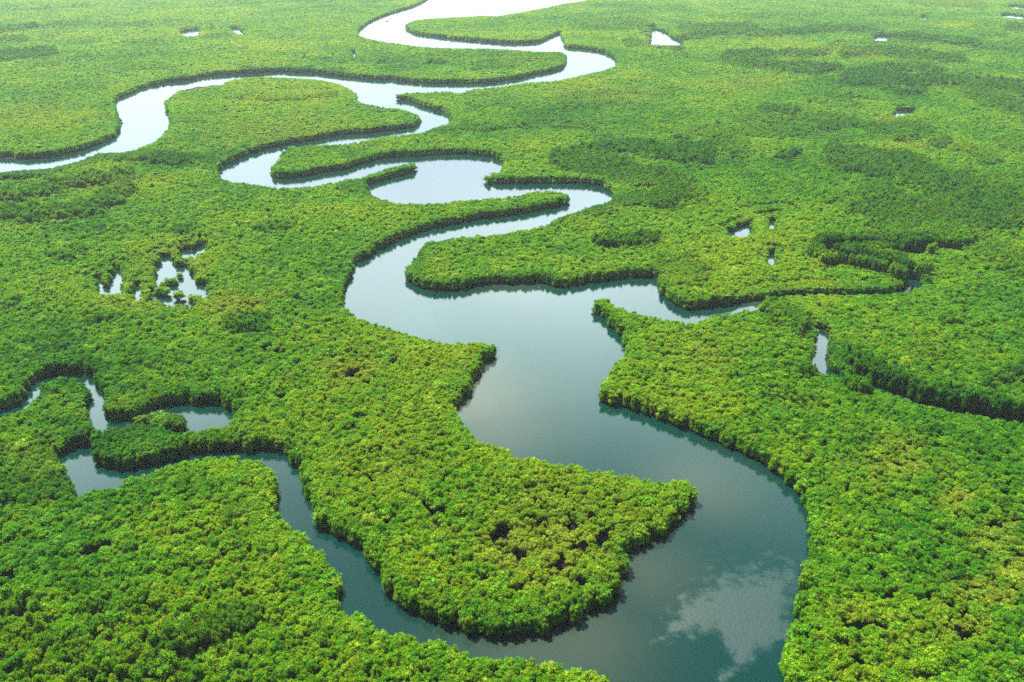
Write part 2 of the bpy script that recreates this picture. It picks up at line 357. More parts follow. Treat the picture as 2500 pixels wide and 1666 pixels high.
def mud_material():
    m, nt, out = new_mat('tidal_mud'); L = nt.links.new
    tc = N(nt, 'ShaderNodeTexCoord')
    n1 = N(nt, 'ShaderNodeTexNoise'); n1.inputs['Scale'].default_value = .05; n1.inputs['Detail'].default_value = 8
    n2 = N(nt, 'ShaderNodeTexNoise'); n2.inputs['Scale'].default_value = 1.3; n2.inputs['Detail'].default_value = 6
    ad = N(nt, 'ShaderNodeMath', operation='ADD'); hf = N(nt, 'ShaderNodeMath', operation='MULTIPLY'); hf.inputs[1].default_value = .5
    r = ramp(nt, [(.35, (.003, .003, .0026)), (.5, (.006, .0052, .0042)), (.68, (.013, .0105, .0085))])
    bs = N(nt, 'ShaderNodeBsdfPrincipled'); bs.inputs['Roughness'].default_value = .95; bs.inputs['Specular IOR Level'].default_value = .08
    bu = N(nt, 'ShaderNodeBump'); bu.inputs['Strength'].default_value = .5; bu.inputs['Distance'].default_value = .15
    for n in (n1, n2):
        L(tc.outputs['Object'], n.inputs['Vector'])
    L(n1.outputs['Fac'], ad.inputs[0]); L(n2.outputs['Fac'], ad.inputs[1]); L(ad.outputs[0], hf.inputs[0]); L(hf.outputs[0], r.inputs[0])
    L(r.outputs[0], bs.inputs['Base Color']); L(n2.outputs['Fac'], bu.inputs['Height']); L(bu.outputs[0], bs.inputs['Normal']); L(bs.outputs[0], out.inputs['Surface'])
    return m


def water_material():
    m, nt, out = new_mat('river_water'); L = nt.links.new
    tc = N(nt, 'ShaderNodeTexCoord')
    rip = N(nt, 'ShaderNodeAttribute', attribute_type='GEOMETRY', attribute_name='ripple')
    shal = N(nt, 'ShaderNodeAttribute', attribute_type='GEOMETRY', attribute_name='shallow')
    # wind patch: break its edge with noise
    nz = N(nt, 'ShaderNodeTexNoise'); nz.inputs['Scale'].default_value = .22; nz.inputs['Detail'].default_value = 9; nz.inputs['Roughness'].default_value = .7
    L(tc.outputs['Object'], nz.inputs['Vector'])
    s1 = N(nt, 'ShaderNodeMath', operation='MULTIPLY_ADD'); s1.inputs[1].default_value = 1.1; s1.inputs[2].default_value = -.55
    L(nz.outputs['Fac'], s1.inputs[0])
    s2 = N(nt, 'ShaderNodeMath', operation='ADD'); L(rip.outputs['Fac'], s2.inputs[0]); L(s1.outputs[0], s2.inputs[1])
    pm = N(nt, 'ShaderNodeMapRange', interpolation_type='SMOOTHSTEP'); pm.inputs['From Min'].default_value = .34; pm.inputs['From Max'].default_value = .68
    L(s2.outputs[0], pm.inputs['Value'])
    # body colour: green, turbid, siltier over shoals
    n3 = N(nt, 'ShaderNodeTexNoise'); n3.inputs['Scale'].default_value = .02; n3.inputs['Detail'].default_value = 5
    L(tc.outputs['Object'], n3.inputs['Vector'])
    body = N(nt, 'ShaderNodeMix', data_type='RGBA'); body.inputs['A'].default_value = (.0002, .0092, .0075, 1); body.inputs['B'].default_value = (.0005, .0135, .0105, 1)
    L(n3.outputs['Fac'], body.inputs['Factor'])
    silt = N(nt, 'ShaderNodeMix', data_type='RGBA'); silt.inputs['B'].default_value = (.075, .070, .045, 1)
    L(shal.outputs['Fac'], silt.inputs['Factor']); L(body.outputs['Result'], silt.inputs['A'])
    rg = N(nt, 'ShaderNodeMapRange'); rg.inputs['To Min'].default_value = .06; rg.inputs['To Max'].default_value = .38
    L(pm.outputs[0], rg.inputs['Value'])
    mp = N(nt, 'ShaderNodeMapping'); mp.inputs['Scale'].default_value = (.55, 1.0, 1)
    L(tc.outputs['Object'], mp.inputs['Vector'])
    w = N(nt, 'ShaderNodeTexNoise'); w.inputs['Scale'].default_value = 1.5; w.inputs['Detail'].default_value = 6; w.inputs['Roughness'].default_value = .65
    L(mp.outputs[0], w.inputs['Vector'])
    bst = N(nt, 'ShaderNodeMapRange'); bst.inputs['To Min'].default_value = .15; bst.inputs['To Max'].default_value = 1.0
    L(pm.outputs[0], bst.inputs['Value'])
    bu = N(nt, 'ShaderNodeBump'); bu.inputs['Distance'].default_value = .12
    L(bst.outputs[0], bu.inputs['Strength']); L(w.outputs['Fac'], bu.inputs['Height'])
    bs = N(nt, 'ShaderNodeBsdfPrincipled'); bs.inputs['IOR'].default_value = 1.345
    L(silt.outputs['Result'], bs.inputs['Base Color']); L(rg.outputs[0], bs.inputs['Roughness']); L(bu.outputs[0], bs.inputs['Normal'])
    L(bs.outputs[0], out.inputs['Surface'])
    return m


def plain_material(name, c1, c2, rough=.6, scale=4):
    m, nt, out = new_mat(name); L = nt.links.new
    tc = N(nt, 'ShaderNodeTexCoord'); no = N(nt, 'ShaderNodeTexNoise'); no.inputs['Scale'].default_value = scale
    r = ramp(nt, [(.35, c1), (.65, c2)]); bs = N(nt, 'ShaderNodeBsdfPrincipled'); bs.inputs['Roughness'].default_value = rough
    L(tc.outputs['Object'], no.inputs['Vector']); L(no.outputs['Fac'], r.inputs[0]); L(r.outputs[0], bs.inputs['Base Color']); L(bs.outputs[0], out.inputs['Surface'])
    return m


LEAF, BARK, MUD, WATER = foliage_material(), bark_material(), mud_material(), water_material()


# ------------------------------------------------------------------ mesh helpers
def mesh_from(name, verts, faces, mats, mat_idx=None):
    me = bpy.data.meshes.new(name)
    me.from_pydata(verts, [], faces)
    for m in mats:
        me.materials.append(m)
    if mat_idx is not None:
        me.polygons.foreach_set('material_index', mat_idx)
    me.update()
    return me


def link(name, me, parent=None, **props):
    o = bpy.data.objects.new(name, me); COL.objects.link(o)
    if parent:
        o.parent = parent
    for k, v in props.items():
        o[k] = v
    return o


def tube(path, radii, n=6):
    """tapered limb along a path"""
    V, Fc = [], []
    path = [Vector(p) for p in path]
    for i, p in enumerate(path):
        t = (path[min(i + 1, len(path) - 1)] - path[max(i - 1, 0)]).normalized()
        a = t.orthogonal().normalized(); b = t.cross(a)
        for k in range(n):
            th = 2 * math.pi * k / n
            V.append(tuple(p + (a * math.cos(th) + b * math.sin(th)) * radii[i]))
    for i in range(len(path) - 1):
        for k in range(n):
            Fc.append((i * n + k, i * n + (k + 1) % n, (i + 1) * n + (k + 1) % n, (i + 1) * n + k))
    Fc.append(tuple(range(n))[::-1]); Fc.append(tuple(range((len(path) - 1) * n, len(path) * n)))
    return V, Fc


_ICO = None


def ico():
    global _ICO
    if _ICO is None:
        import bmesh
        bm = bmesh.new(); bmesh.ops.create_icosphere(bm, subdivisions=2, radius=1)
        _ICO = (np.array([v.co[:] for v in bm.verts]), [tuple(v.index for v in f.verts) for f in bm.faces]); bm.free()
    return _ICO


def crown_geometry(r, leaves, size, skirt, lobes, R=2.4, top=6.0):
    """clumpy crown of leaf sprays over several lobes; skirt = foliage hangs down to the water"""
    C, A = [], []
    zc = 3.7
    C.append((0, 0, zc)); A.append((R * .60, R * .60, top - zc - .5))
    for k in range(lobes):
        th = 2 * math.pi * (k + r.uniform(-.3, .3)) / lobes
        rad = R * r.uniform(.30, .84); a = R * r.uniform(.24, .40)
        z = zc + 1.9 * (.75 - (rad / R) ** 2) + r.uniform(-.9, .7) * (1 if not skirt else .8)
        C.append((rad * math.cos(th), rad * math.sin(th), z)); A.append((a, a, a * r.uniform(.75, 1.0)))
    if skirt:
        for k in range(lobes + 2):
            th = 2 * math.pi * (k + r.uniform(-.3, .3)) / (lobes + 2)
            rad = R * r.uniform(.5, .8); a = R * r.uniform(.34, .5)
            C.append((rad * math.cos(th), rad * math.sin(th), r.uniform(1.1, 2.5))); A.append((a, a, a * r.uniform(.85, 1.25)))
    C, A = np.array(C), np.array(A)
    V, Fc = [], []
    iv, ifc = ico()
    for c, a in zip(C, A):
        wob = 1 + .16 * r.standard_normal(len(iv))[:, None]
        o = len(V)
        V += [tuple(p) for p in (iv * a * .66 * wob + c)]
        Fc += [tuple(o + i for i in f) for f in ifc]
    area = A[:, 0] * A[:, 2]; pr = area / area.sum()
    done = 0
    while done < leaves:
        k = r.choice(len(C), p=pr)
        d = r.standard_normal(3); d /= np.linalg.norm(d)
        if d[2] < (-.75 if skirt else -.45):
            continue
        p = C[k] + d * A[k] * r.uniform(.76, 1.22)
        q = np.sqrt((((p - C) / A) ** 2).sum(1)); q[k] = 9
        if q.min() < .72 or p[2] < .25:
            continue
        n = d + .95 * r.standard_normal(3) + np.array([0, 0, .35]); n /= np.linalg.norm(n)
        t = np.cross(n, r.standard_normal(3)); t /= np.linalg.norm(t); b = np.cross(n, t)
        s = size * r.uniform(.6, 1.35)
        o = len(V)
        bend = n * s * .18
        V += [tuple(p - t * s * .62 - bend), tuple(p - b * s * .36), tuple(p + t * s * .62 - bend), tuple(p + b * s * .36)]
        Fc.append((o, o + 1, o + 2, o + 3))
        done += 1
    return V, Fc


def trunk_geometry(r, high=4.2):
    V, Fc = [], []

    def add(path, rad, n=6):
        v, f = tube(path, rad, n); o = len(V)
        V.extend(v); Fc.extend(tuple(o + i for i in q) for q in f)
    lean = r.uniform(-.4, .4, 2)
    add([(0, 0, .2), (lean[0] * .3, lean[1] * .3, high * .5), (lean[0], lean[1], high)], [.20, .15, .07], 7)
    for k in range(5):                                # prop roots
        th = 2 * math.pi * (k + r.uniform(-.25, .25)) / 5; rr = r.uniform(.8, 1.3)
        add([(0, 0, 1.5), (rr * .6 * math.cos(th), rr * .6 * math.sin(th), 1.05), (rr * math.cos(th), rr * math.sin(th), -.35)], [.07, .06, .035], 5)
    for k in range(5):                                # limbs
        th = 2 * math.pi * (k + r.uniform(-.3, .3)) / 5; rr = r.uniform(1.0, 1.6); z0 = r.uniform(1.8, 2.8)
        add([(lean[0] * .4, lean[1] * .4, z0), (rr * .55 * math.cos(th), rr * .55 * math.sin(th), z0 + .9), (rr * math.cos(th), rr * math.sin(th), z0 + 1.6)], [.09, .06, .03], 5)
    return V, Fc


def whole_tree(name, r, leaves, size, skirt, lobes, trunk=True):
    V, Fc = crown_geometry(r, leaves, size, skirt, lobes)
    mi = [0] * len(Fc)
    if trunk:
        v, f = trunk_geometry(r); o = len(V)
        V = V + v; Fc = Fc + [tuple(o + i for i in q) for q in f]; mi += [1] * len(f)
    return mesh_from(name, V, Fc, [LEAF, BARK], mi)


# ------------------------------------------------------------------ ground and water sheets
vs = np.concatenate([[-178, -168, -150, -130, -110, -90, -72, -56, -42, -30], np.arange(-20, 1760, 5.0), [1800, 1900, 2100]])
us = np.concatenate([[-9000, -5000, -2500, -1200, -700, -450, -300, -200, -120], np.arange(-60, 2561, 6.0), [2620, 2700, 2800, 2950, 3200, 3700, 5000, 7500, 11500]])
UU, VV = np.meshgrid(us, vs)
GX, GY = ground(UU, VV)
GX = np.clip(GX, -7000, 7000); GY = np.minimum(GY, 7000)
gx, gy = GX.ravel(), GY.ravel()
sd = shore_distance(gx, gy)
nr, nc = UU.shape


def sheet(name, z, extra):
    """one sheet out to the horizon, plus the strip under and behind the camera"""
    V = np.stack([gx, gy, z], 1)
    back = np.array([(-7000, gy[-1], z[-1]), (-7000, -2500, z[-1]), (7000, -2500, z[-1]), (7000, gy[-1], z[-1])])
    V = np.concatenate([V, back])
    idx = np.arange(nr * nc).reshape(nr, nc)
    a, b, c, d = idx[:-1, :-1].ravel(), idx[1:, :-1].ravel(), idx[1:, 1:].ravel(), idx[:-1, 1:].ravel()
    Fq = np.stack([a, b, c, d], 1).tolist()
    o = nr * nc
    last = idx[-1].tolist()
    Fq.append([o, o + 1, o + 2, o + 3] + last[::-1])
    me = mesh_from(name, V.tolist(), Fq, [MUD if name == 'ground' else WATER])
    me.polygons.foreach_set('use_smooth', [True] * len(me.polygons))
    for k, val in extra.items():
        at = me.attributes.new(k, 'FLOAT', 'POINT')
        at.data.foreach_set('value', np.concatenate([val, np.zeros(4)]).astype(np.float32))
    return link(name, me, kind='structure')


gz = np.where(sd > 0, np.minimum(.32, (sd - 1.3) * .25), np.maximum(-.9, sd * .25)) + .10 * (noise(gx, gy, 3.0) - .5) * (sd > .5)
sheet('ground', gz, {})
patch = tr('H 2352,1030 2290,1110 2150,1265 2180,1285 I 0,1250 60,1255 110,1235 170,1200 230,1240 300,1320 340,1400 300,1480 250,1560 420,1470 500,1370 620,1330 690,1290 735,1220 750,1080 765,980 800,850 740,790 600,780 450,810 250,860 100,950')
pp = spline(patch, True)
px_, py_ = ground(pp[:, 0], pp[:, 1]); pw = np.stack([px_, py_], 1)
pin = inside(pw, gx, gy)
near = (np.abs(gx) < 400) & (gy < 500)
pd = np.full(len(gx), 50.0); ii = np.nonzero(near)[0]
for c in np.array_split(ii, 60):
    pd[c] = np.sqrt(((gx[c][:, None] - pw[:, 0]) ** 2 + (gy[c][:, None] - pw[:, 1]) ** 2).min(1))
ripple = np.clip(.5 + np.where(pin, pd, -pd) / (12 + 46 * np.clip((gy - 152) / 45, 0, 1)), 0, 1)
ripple[gy > 520] = 0
# silt shoals: the pale shore of the narrows and the points
shoal = np.zeros(len(gx))
for (u, v, rr, k) in ((1140, 975, 22, .55), (1190, 1040, 20, .35), (1170, 900, 12, .4), (1320, 1565, 18, .3), (1400, 1550, 16, .3), (1560, 1390, 14, .25), (1700, 1190, 14, .25), (1260, 700, 14, .15), (1800, 690, 10, .4), (1900, 745, 10, .4), (1750, 705, 14, .2), (2230, 30, 60, .2)):
    x0, y0 = ground(u, v)
    shoal = np.maximum(shoal, .6 * k * np.exp(-((gx - x0) ** 2 + (gy - y0) ** 2) / (2 * rr * rr)))
sheet('river', np.zeros(len(gx)), {'ripple': ripple, 'shallow': shoal})


# bare mud bars at the water's edge
def mud_bar(line, w):
    x, y = ground(line[:, 0], line[:, 1]); c = spline(np.stack([x, y], 1), False, 4)
    n = len(c); V, Fc = [], []
    for i, p in enumerate(c):
        t = c[min(i + 1, n - 1)] - c[max(i - 1, 0)]; t = t / (np.hypot(*t) + 1e-9); nm = np.array([-t[1], t[0]])
        ww = w * math.sin(math.pi * (i + .4) / (n - .2)) ** .6 * (1 + .25 * math.sin(i * 1.7))
        for k, zz in ((-1, -.3), (-.6, .35), (0, .5), (.6, .38), (1, -.3)):
            q = p + nm * ww * k; V.append((q[0], q[1], zz))
        if i:
            Fc += [((i - 1) * 5 + k, (i - 1) * 5 + k + 1, i * 5 + k + 1, i * 5 + k) for k in range(4)]
    o = link('mud_bank', mesh_from('mud_bank', V, Fc, [MUD]), kind='structure')
    for p in o.data.polygons:
        p.use_smooth = True


mud_bar(tr('A 1285,625 1350,615 1420,607 1500,598 1540,602'), 16)
mud_bar(tr('A -40,1068 20,1070 80,1078 130,1090'), 9)

# ------------------------------------------------------------------ where the trees stand
X, Y, SPC = [], [], []
y = 112.0
while y < 3000:
    s = 2.15 + max(0, y - 230) / 2150 * 3.1
    dep = y * CP + H * SP
    half = (W0 / 2 + 170) / F * dep + 14
    xs = np.arange(-half, half, s) + rng.uniform(0, s)
    n = len(xs)
    X.append(xs + rng.uniform(-.42, .42, n) * s); Y.append(y + rng.uniform(-.42, .42, n) * s); SPC.append(np.full(n, s))
    y += s * .87
X, Y, SPC = map(np.concatenate, (X, Y, SPC))
D = shore_distance(X, Y)
# trees keep back from the small pools so that these stay open to the sky
PX = np.array([p for poly in SHORES[2:2 + len(PONDS)] for p in poly])
pkd = kdtree.KDTree(len(PX))
for i, p in enumerate(PX):
    pkd.insert((p[0], p[1], 0), i)
pkd.balance()
PD = np.fromiter((pkd.find((a, b, 0))[2] for a, b in zip(X, Y)), float, len(X))
keep = (D > 1.15) & ((PD > .7 * SPC) | (D > 3))
# forced rows: the slim wooded spits
for line, z, step in ((tr('B 1000,1254 1060,1246 1130,1246 1200,1250'), 0, 3.2), (tr('B 1050,1232 1120,1226 1200,1232'), 0, 3.4), (tr('B 150,1268 210,1256 290,1232 360,1214 430,1196 500,1180'), 0.0, 2.9), (tr('B 170,1262 260,1228 360,1198 460,1176 505,1168'), 0.0, 3.2),
                      (tr('D 960,1362 1040,1362 1120,1372 1200,1384 1290,1384'), 0, 2.6), (tr('D 1050,1346 1130,1352 1210,1366 1290,1372'), 0, 2.6), (tr('D 1160,1395 1220,1398 1290,1392'), 0, 2.6)):
    q = spline(line, False, 1.0); a, b = ground(q[:, 0], q[:, 1]); L = np.concatenate([[0], np.cumsum(np.hypot(np.diff(a), np.diff(b)))])
    t = np.arange(0, L[-1], step)
    X = np.concatenate([X, np.interp(t, L, a) + rng.uniform(-.5, .5, len(t))]); Y = np.concatenate([Y, np.interp(t, L, b) + rng.uniform(-.8, .8, len(t))])
    SPC = np.concatenate([SPC, np.full(len(t), 3.3)]); D = np.concatenate([D, np.full(len(t), 1.0)]); PD = np.concatenate([PD, np.full(len(t), 99.0)]); keep = np.concatenate([keep, np.ones(len(t), bool)])
X, Y, SPC, D, PD = X[keep], Y[keep], SPC[keep], D[keep], PD[keep]
U, Vv, DEP = photo(X, Y, 3.0)
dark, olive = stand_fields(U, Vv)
n1, n2, n3 = noise(X, Y, 19), noise(X + 500, Y, 61), noise(X, Y + 900, 7.5)
hx, hy = ground(HOLES[:, 0], HOLES[:, 1], 2.0)
gap = np.zeros(len(X), bool)
for a, b, r in zip(hx, hy, HOLE_R):
    gap |= ((X - a) / 1.5) ** 2 + (Y - b) ** 2 < r * r
inner = D > 6
gap |= inner & (rng.random(len(X)) < (.022 + .07 * olive)) 
gap |= inner & (n3 > .965) & (n1 > .5)
k = ~gap
X, Y, SPC, D, PD, U, Vv, DEP, dark, olive, n1, n2 = (a[k] for a in (X, Y, SPC, D, PD, U, Vv, DEP, dark, olive, n1, n2))
n = len(X)
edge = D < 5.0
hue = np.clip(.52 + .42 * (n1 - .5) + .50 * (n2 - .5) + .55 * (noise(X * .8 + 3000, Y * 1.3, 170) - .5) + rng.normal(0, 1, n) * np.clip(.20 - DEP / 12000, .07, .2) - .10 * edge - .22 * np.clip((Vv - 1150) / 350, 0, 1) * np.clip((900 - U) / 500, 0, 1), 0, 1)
size = np.exp(rng.normal(0, .23, n)) * SPC / 2.9
big = rng.random(n) < .06
size *= np.where(big, 1.25, 1)
wid = size * (1 - .16 * olive) * np.where(edge, np.clip(.85 + .04 * D, .8, 1), 1)
hgt = (.78 + .30 * n2 + .12 * (n1 - .5) + rng.normal(0, .105, n)) * (1 + .8 * dark) * (1 - .22 * olive) * np.where(big, 1.1, 1)
GD = np.full(n, 99.0)
gkd = kdtree.KDTree(sum(len(p) for p in SHORES[-len(GULLIES):])); gi_ = 0
for poly in SHORES[-len(GULLIES):]:
    for p in poly:
        gkd.insert((p[0], p[1], 0), gi_); gi_ += 1
gkd.balance()
GD = np.fromiter((gkd.find((a, b, 0))[2] for a, b in zip(X, Y)), float, n)
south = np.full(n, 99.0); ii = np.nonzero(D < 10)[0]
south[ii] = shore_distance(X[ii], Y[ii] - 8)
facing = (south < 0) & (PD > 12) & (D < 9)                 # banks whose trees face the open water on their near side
dark = np.where(facing, np.maximum(dark, .25), dark)  # shade of the camera-facing bank fronts put into the leaf colour
wall = (GD < 14) & (dark > .25)
hgt = np.where(wall, np.maximum(hgt, np.where((U > 1950) & (Vv < 690), 1.85, 1.45)), np.minimum(hgt, .88 + .022 * D))
hgt = np.where(facing & ~wall, np.clip(hgt * 1.15, .98, 1.25), hgt)
hgt = np.where((GD < 12) & ~wall, np.minimum(hgt, .80), hgt)
hgt = np.where(PD < 7, np.minimum(hgt, .70), hgt)
wid = np.where(PD < 4, wid * .74, wid)
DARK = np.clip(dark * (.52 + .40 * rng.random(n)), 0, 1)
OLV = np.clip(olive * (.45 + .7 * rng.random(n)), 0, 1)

# ------------------------------------------------------------------ tree shapes
NEAR, MID, FAR, EDGE, EDGE_F = 7, 5, 4, 5, 4
lib = bpy.data.collections.new('tree_shapes')
shapes = []


def shape(name, *a, **kw):
    o = bpy.data.objects.new(name, whole_tree(name, np.random.default_rng(len(shapes) + 100), *a, **kw))
    lib.objects.link(o); shapes.append(o)


for i in range(NEAR):
    shape('shape_%02d' % len(shapes), 680, .34, False, 10 + i % 4)
for i in range(MID):
    shape('shape_%02d' % len(shapes), 280, .54, False, 9 + i % 3, trunk=False)
for i in range(FAR):
    shape('shape_%02d' % len(shapes), 120, .85, False, 6 + i % 2, trunk=False)
for i in range(EDGE):
    shape('shape_%02d' % len(shapes), 1000, .36, True, 8)
for i in range(EDGE_F):
    shape('shape_%02d' % len(shapes), 240, .75, True, 5, trunk=False)

rnd = rng.random(n)
blend = DEP + rng.normal(0, 40, n)
idx = np.where(blend < 430, (rnd * NEAR).astype(int), np.where(blend < 950, NEAR + (rnd * MID).astype(int), NEAR + MID + (rnd * FAR).astype(int)))
o1 = NEAR + MID + FAR
idx = np.where(edge, np.where(blend < 600, o1 + (rnd * EDGE).astype(int), o1 + EDGE + (rnd * EDGE_F).astype(int)), idx)
rot = rng.uniform(0, 2 * math.pi, n)

# the largest-showing trees stand as objects of their own
in_frame = (U > -8) & (U < 2508) & (Vv > 0) & (photo(X, Y, 5.5 * hgt)[1] < 1655)
order = np.argsort(np.where(in_frame, DEP / wid ** .5, 1e9))
PICK = order[:282]
single = np.zeros(n, bool); single[PICK] = True

me = bpy.data.meshes.new('mangrove_forest')
f = np.nonzero(~single)[0]
me.from_pydata(np.stack([X[f], Y[f], np.full(len(f), .1)], 1).tolist(), [], [])


def attr(name, kind, field, data):
    a = me.attributes.new(name, kind, 'POINT'); a.data.foreach_set(field, np.ascontiguousarray(data).ravel())


tilt = rng.normal(0, .07, (len(f), 2))
attr('turn', 'FLOAT_VECTOR', 'vector', np.stack([tilt[:, 0], tilt[:, 1], rot[f]], 1).astype(np.float32))
attr('size', 'FLOAT_VECTOR', 'vector', np.stack([wid[f], wid[f] * np.exp(rng.normal(0, .1, len(f))), hgt[f]], 1).astype(np.float32))
attr('which', 'INT', 'value', idx[f].astype(np.int32))
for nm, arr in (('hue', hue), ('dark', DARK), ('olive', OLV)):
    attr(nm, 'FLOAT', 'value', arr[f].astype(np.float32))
forest = link('mangrove_forest', me, kind='stuff', label='dense green mangrove canopy covering the banks of the winding river', category='forest')
ng = bpy.data.node_groups.new('plant_trees', 'GeometryNodeTree')
ng.interface.new_socket('Geometry', in_out='INPUT', socket_type='NodeSocketGeometry')
ng.interface.new_socket('Geometry', in_out='OUTPUT', socket_type='NodeSocketGeometry')
gi, go = ng.nodes.new('NodeGroupInput'), ng.nodes.new('NodeGroupOutput')
ci = ng.nodes.new('GeometryNodeCollectionInfo'); ci.inputs['Collection'].default_value = lib
ci.inputs['Separate Children'].default_value = True; ci.inputs['Reset Children'].default_value = True
ip = ng.nodes.new('GeometryNodeInstanceOnPoints'); ip.inputs['Pick Instance'].default_value = True


def named(nm, t):
    a = ng.nodes.new('GeometryNodeInputNamedAttribute'); a.data_type = t; a.inputs['Name'].default_value = nm
    return a.outputs['Attribute']


ng.links.new(gi.outputs[0], ip.inputs['Points']); ng.links.new(ci.outputs[0], ip.inputs['Instance'])
ng.links.new(named('which', 'INT'), ip.inputs['Instance Index']); ng.links.new(named('turn', 'FLOAT_VECTOR'), ip.inputs['Rotation'])
ng.links.new(named('size', 'FLOAT_VECTOR'), ip.inputs['Scale']); ng.links.new(ip.outputs[0], go.inputs[0])
forest.modifiers.new('plant_trees', 'NODES').node_group = ng

# ------------------------------------------------------------------ single trees
crowns, skirts, trunks = [], [], []
for i in range(7):
    r = np.random.default_rng(300 + i)
    crowns.append(mesh_from('crown', *crown_geometry(r, 680, .34, False, 10 + i % 4), [LEAF]))
    trunks.append(mesh_from('trunk', *trunk_geometry(r), [BARK]))
for i in range(4):
    r = np.random.default_rng(400 + i)
    skirts.append(mesh_from('crown', *crown_geometry(r, 1000, .36, True, 8), [LEAF]))


def tree(x, y, sx, sz, rz, hue_, dark_, olive_, skirt, label, group, z=.1):
    e = link('mangrove_tree', None, label=label, category='tree', group=group)
    e.location = (x, y, z); e.rotation_euler = (0, 0, rz); e.scale = (sx, sx, sz)
    e.empty_display_size = 1
    i = random.randrange(7)
    link('trunk', trunks[i], e)
    link('crown', random.choice(skirts) if skirt else crowns[i], e, hue=float(hue_), dark=float(dark_), olive=float(olive_))
    return e


def look(i):
    c = 'dark green' if DARK[i] > .42 else 'olive yellow' if OLV[i] > .5 else 'deep green' if hue[i] < .36 else 'bright green' if hue[i] < .58 else 'lime green' if hue[i] < .78 else 'yellow-green'
    s = 'broad ' if wid[i] > 1.22 else 'small ' if wid[i] < .86 else ''
    return s + c


for i in PICK:
    u, v, _ = photo(X[i], Y[i], 4.5 * hgt[i])
    bank = 'right bank' if u > 1700 else 'left bank'
    where = 'by the %s water' % bank.split()[0] if edge[i] else 'on the ' + bank
    px = '%.1f' % (np.clip(u / W0, 0, 1) * 100); py = '%.1f' % (np.clip(1 - v / H0, 0, 1) * 100)
    if px.endswith('.0'): px = px[:-2]
    if py.endswith('.0'): py = py[:-2]
    tree(X[i], Y[i], wid[i], hgt[i], rot[i], hue[i], DARK[i], OLV[i], edge[i],
         '%s mangrove %s, %s%% across, %s%% up the photo' % (look(i), where, px, py), 'mangroves along the bottom of the photo')

# trees standing in the open water of the lagoon
for (a, b, w, h, label) in (
        (1640, 1185, 1.12, .95, 'round lone mangrove standing in the middle of the open lagoon water'),
        (1270, 1095, 1.12, .86, 'left half of the wide mangrove clump at the lagoon centre, beside the lone round tree'),
        (1375, 1100, 1.0, .80, 'right half of the wide mangrove clump at the lagoon centre, with brown reflection below'),
        (1000, 1150, 1.15, .80, 'mangrove clump on the lagoon rim between two slits of pale water'),
        (1430, 905, .95, .66, 'low mangrove on the left of the bar dividing the lagoon pools'),
        (1530, 895, .95, .70, 'mangrove on the right end of the bar dividing the lagoon pools'),
        (1890, 1215, .95, .68, "left mangrove of the pair at the lagoon's bottom right corner"),
        (2000, 1235, 1.05, .66, "right mangrove of the pair at the lagoon's bottom right corner"),
        (1640, 770, .7, .55, 'small round mangrove shrub at the neck between the two lagoon pools')):
    x, y = ground(230 + a * 300 / 2352, 580 + b * 300 / 2352)
    tree(x, y, w * 1.12, h, random.uniform(0, 6), random.uniform(.45, .75), 0, 0.1, True, label, 'mangroves standing in the lagoon', -.05)

# ------------------------------------------------------------------ boat far up the river
HULL = plain_material('dark_hull_paint', (.03, .035, .04), (.06, .065, .07))
CANVAS = plain_material('faded_canvas', (.10, .12, .12), (.16, .18, .18), .9)
bx, by = ground(945, 53)
boat = link('river_boat', None, label='tiny dark boat with a canopy on the pale river near the top', category='boat')
boat.location = (bx, by, 0); boat.rotation_euler = (0, 0, math.radians(62))
V, Fc = [], []
secs = [(-3.6, .75, .85), (-2.2, 1.05, .8), (0, 1.15, .8), (1.9, .95, .9), (3.2, .5, 1.1), (4.1, .05, 1.4)]
for (l, w, h) in secs:
    V += [(l, -w, h), (l, -w * .75, .1), (l, 0, -.25), (l, w * .75, .1), (l, w, h), (l, w * .88, h), (l, 0, .15), (l, -w * .88, h)]
for i in range(len(secs) - 1):
    Fc += [(i * 8 + k, i * 8 + (k + 1) % 8, (i + 1) * 8 + (k + 1) % 8, (i + 1) * 8 + k) for k in range(8)]
Fc += [tuple(range(8))[::-1], tuple(range(40, 48))]
link('hull', mesh_from('hull', V, Fc, [HULL]), boat)
V, Fc = [], []
for i in range(7):
    yy = -1.2 + i * .4
    zz = 2.9 + .45 * math.cos(yy / 1.2 * math.pi / 2)
    for l in (-2.6, 1.6):
        V += [(l, yy, zz), (l, yy, zz - .08)]
for i in range(6):
    a = i * 4; Fc += [(a, a + 2, a + 6, a + 4), (a + 1, a + 5, a + 7, a + 3), (a, a + 4, a + 5, a + 1), (a + 2, a + 3, a + 7, a + 6)]
Fc += [(0, 1, 3, 2), (24, 26, 27, 25)]
link('canopy', mesh_from('canopy', V, Fc, [CANVAS]), boat)
for l in (-2.4, 1.4):
    for s in (-1, 1):
        v, f2 = tube([(l, s * .95, .7), (l, s * 1.1, 2.95)], [.05, .05], 6)
        link('post', mesh_from('post', v, f2, [HULL]), boat)

